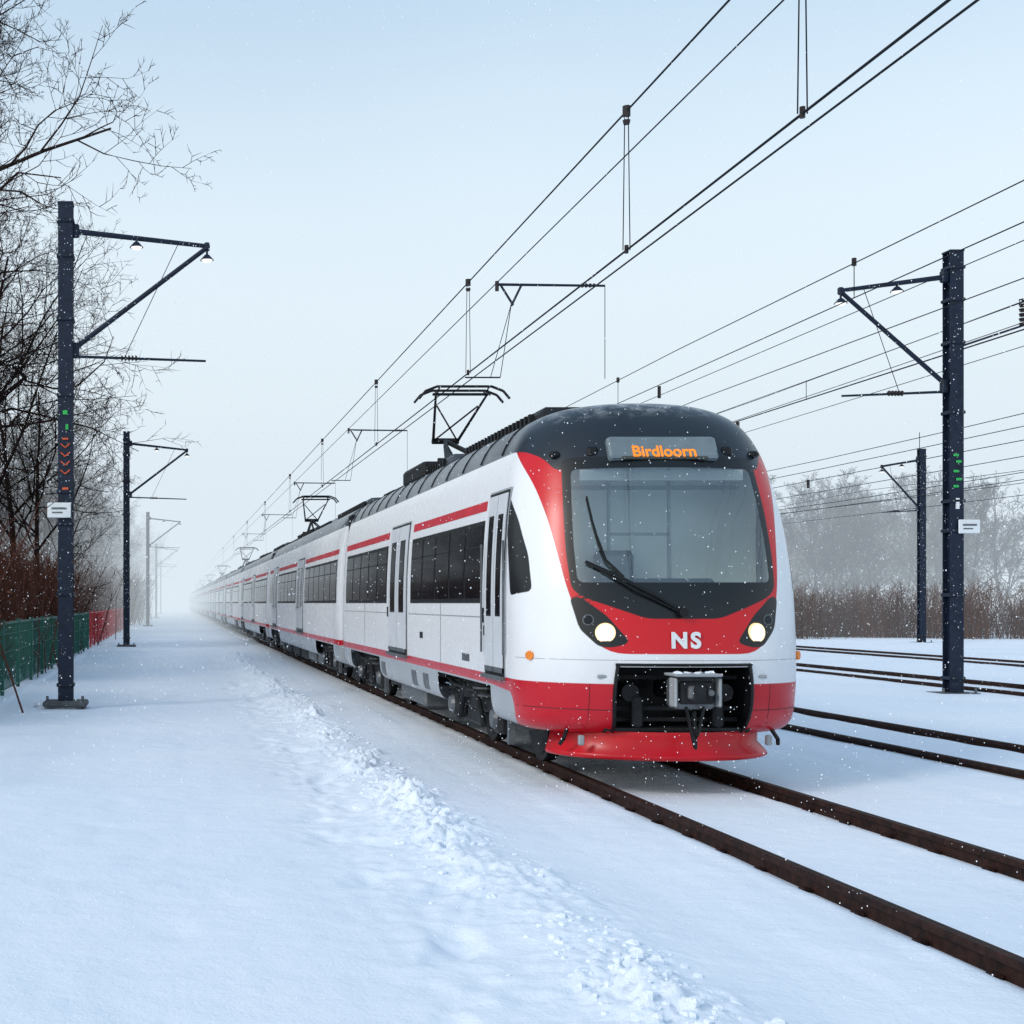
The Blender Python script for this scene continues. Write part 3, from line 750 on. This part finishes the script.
def gen_shrub(seed,n,h,w):
    rnd=random.Random(seed);mb=MB()
    for i in range(n):
        x=rnd.gauss(0,w);y=rnd.gauss(0,w);L=h*rnd.uniform(.5,1.1)
        d=Vector((rnd.gauss(0,.22),rnd.gauss(0,.22),1)).normalized();p=Vector((x,y,-.05))
        q=p+d*L*.55; e=(d+Vector((rnd.gauss(0,.2),rnd.gauss(0,.2),0))).normalized(); r=q+e*L*.45
        mb.cyl(p,q,.013,.009,'twig',3,False);mb.cyl(q,r,.009,.004,'twig',3,False)
        for k in range(7):
            t=rnd.uniform(.3,1);pp=p.lerp(q,t) if k%2 else q.lerp(r,t)
            dd=(e+Vector((rnd.gauss(0,.7),rnd.gauss(0,.7),rnd.gauss(.1,.3)))).normalized()
            mb.cyl(pp,pp+dd*L*rnd.uniform(.1,.28),.006,.003,'twig',3,False)
        for k in range(4):
            c=p.lerp(r,rnd.uniform(.2,1))+Vector((rnd.gauss(0,.1),rnd.gauss(0,.1),0)); a=Vector((rnd.gauss(0,1),rnd.gauss(0,1),rnd.gauss(0,1))).normalized()*.035;b_=a.orthogonal().normalized()*.025
            mb.add([c-a,c+b_,c+a,c-b_],[(0,1,2,3)],'twig')
    o=mb.build('s'); me=o.data; bpy.data.objects.remove(o); return me
sh=[gen_shrub(s,90,2.1,.55) for s in(1,2,3)]
S_=empty('shrub_hedge')
for i in range(220):
    x=28+80*random.random(); y=63+random.uniform(-2,8)-(x-40)*.12
    o=put(random.choice(sh),'shrub',x,y,random.uniform(.8,1.3),random.random()*6.28,S_)
S2=empty('shrub_hedge')
for i in range(210):
    y=19+140*random.random()**1.3; x=-5.0-abs(random.gauss(0,1.6))
    put(random.choice(sh),'shrub',x,y,random.uniform(.8,1.5)*(1+.004*y),random.random()*6.28,S2)

# ------------------------------------------------------------ snowfall
mb=MB()
for i in range(34000):
    y=5+35*random.random(); x=-.14*y+random.random()*.80*y; z=random.random()*min(9,.6*y+1.5)+.1
    r=random.uniform(.0014,.0042)*(.8+y*.025)
    mb.add([(x+r,y,z),(x-r,y,z),(x,y+r,z),(x,y-r,z),(x,y,z+r*1.2),(x,y,z-r*1.2)],[(0,2,4),(2,1,4),(1,3,4),(3,0,4),(2,0,5),(1,2,5),(3,1,5),(0,3,5)],'flake')
mb.build('falling_snow')

# ------------------------------------------------------------ haze
HAZE=(.74,.84,.92)
def haze(name,c,d,sig):
    mm=bpy.data.materials.new(name); mm.use_nodes=True; nt=mm.node_tree
    nt.nodes.remove(nt.nodes['Principled BSDF']); M[name]=mm
    mm.cycles.emission_sampling='NONE'
    va=nt.nodes.new('ShaderNodeVolumeAbsorption'); va.inputs['Color'].default_value=(0,0,0,1); va.inputs['Density'].default_value=sig
    em=nt.nodes.new('ShaderNodeEmission'); em.inputs['Color'].default_value=HAZE+(1,); em.inputs['Strength'].default_value=sig
    ad=nt.nodes.new('ShaderNodeAddShader'); nt.links.new(va.outputs[0],ad.inputs[0]); nt.links.new(em.outputs[0],ad.inputs[1])
    nt.links.new(ad.outputs[0],nt.nodes['Material Output'].inputs['Volume'])
    mb=MB(); mb.box(c,d,name); mb.build(name)
haze('mist_bank',(0,457,16),(1590,800,38),.0105)

# ------------------------------------------------------------ world, sun, camera
w=bpy.data.worlds.new('World'); SC.world=w; w.use_nodes=True; nt=w.node_tree
bg=nt.nodes['Background']; sky=nt.nodes.new('ShaderNodeTexSky'); sky.sky_type='NISHITA'; sky.sun_disc=False
EL=math.radians(33); AZ=math.radians(240)
sky.sun_elevation=EL; sky.sun_rotation=AZ; sky.dust_density=4; sky.air_density=1.5
nt.links.new(sky.outputs[0],bg.inputs['Color']); bg.inputs['Strength'].default_value=.05
tc=nt.nodes.new('ShaderNodeTexCoord'); sp=nt.nodes.new('ShaderNodeSeparateXYZ'); nt.links.new(tc.outputs['Generated'],sp.inputs[0])
cn=nt.nodes.new('ShaderNodeTexNoise'); cn.inputs['Scale'].default_value=1.6; cn.inputs['Detail'].default_value=4; nt.links.new(tc.outputs['Generated'],cn.inputs['Vector'])
cm=nt.nodes.new('ShaderNodeMath'); cm.operation='MULTIPLY_ADD'; cm.inputs[1].default_value=.16; cm.inputs[2].default_value=-.08; nt.links.new(cn.outputs['Fac'],cm.inputs[0])
ca=nt.nodes.new('ShaderNodeMath'); ca.operation='ADD'; nt.links.new(cm.outputs[0],ca.inputs[0]); nt.links.new(sp.outputs['Z'],ca.inputs[1])
cr=nt.nodes.new('ShaderNodeValToRGB'); nt.links.new(ca.outputs[0],cr.inputs['Fac'])
e=cr.color_ramp.elements; e[0].position=0; e[0].color=(.63,.73,.80,1); e[1].position=.6; e[1].color=(.32,.46,.62,1)
q=e.new(.17); q.color=(.74,.83,.88,1); q=e.new(.28); q.color=(.66,.77,.85,1); q=e.new(.42); q.color=(.46,.60,.73,1)
bg2=nt.nodes.new('ShaderNodeBackground'); nt.links.new(cr.outputs[0],bg2.inputs['Color']); bg2.inputs['Strength'].default_value=1.0
ads=nt.nodes.new('ShaderNodeAddShader'); nt.links.new(bg.outputs[0],ads.inputs[0]); nt.links.new(bg2.outputs[0],ads.inputs[1])
nt.links.new(ads.outputs[0],nt.nodes['World Output'].inputs['Surface'])
sl=bpy.data.lights.new('sun','SUN'); sl.energy=1.05; sl.angle=math.radians(12); sl.color=(1,.97,.94)
so=bpy.data.objects.new('sun',sl); link(so)
sd=Vector((math.sin(AZ)*math.cos(EL),math.cos(AZ)*math.cos(EL),math.sin(EL)))
so.rotation_euler=sd.to_track_quat('Z','Y').to_euler()
cam=bpy.data.cameras.new('camera'); co=bpy.data.objects.new('camera',cam); link(co)
co.location=(0,0,H0); co.rotation_euler=(math.radians(90),0,0)
cam.sensor_width=36; cam.lens=36*1300/1024; cam.shift_x=340/1024; cam.shift_y=91/1024; cam.clip_end=5000; cam.clip_start=.1
SC.camera=co
SC.view_settings.view_transform='Standard'; SC.view_settings.look='None'; SC.view_settings.exposure=0
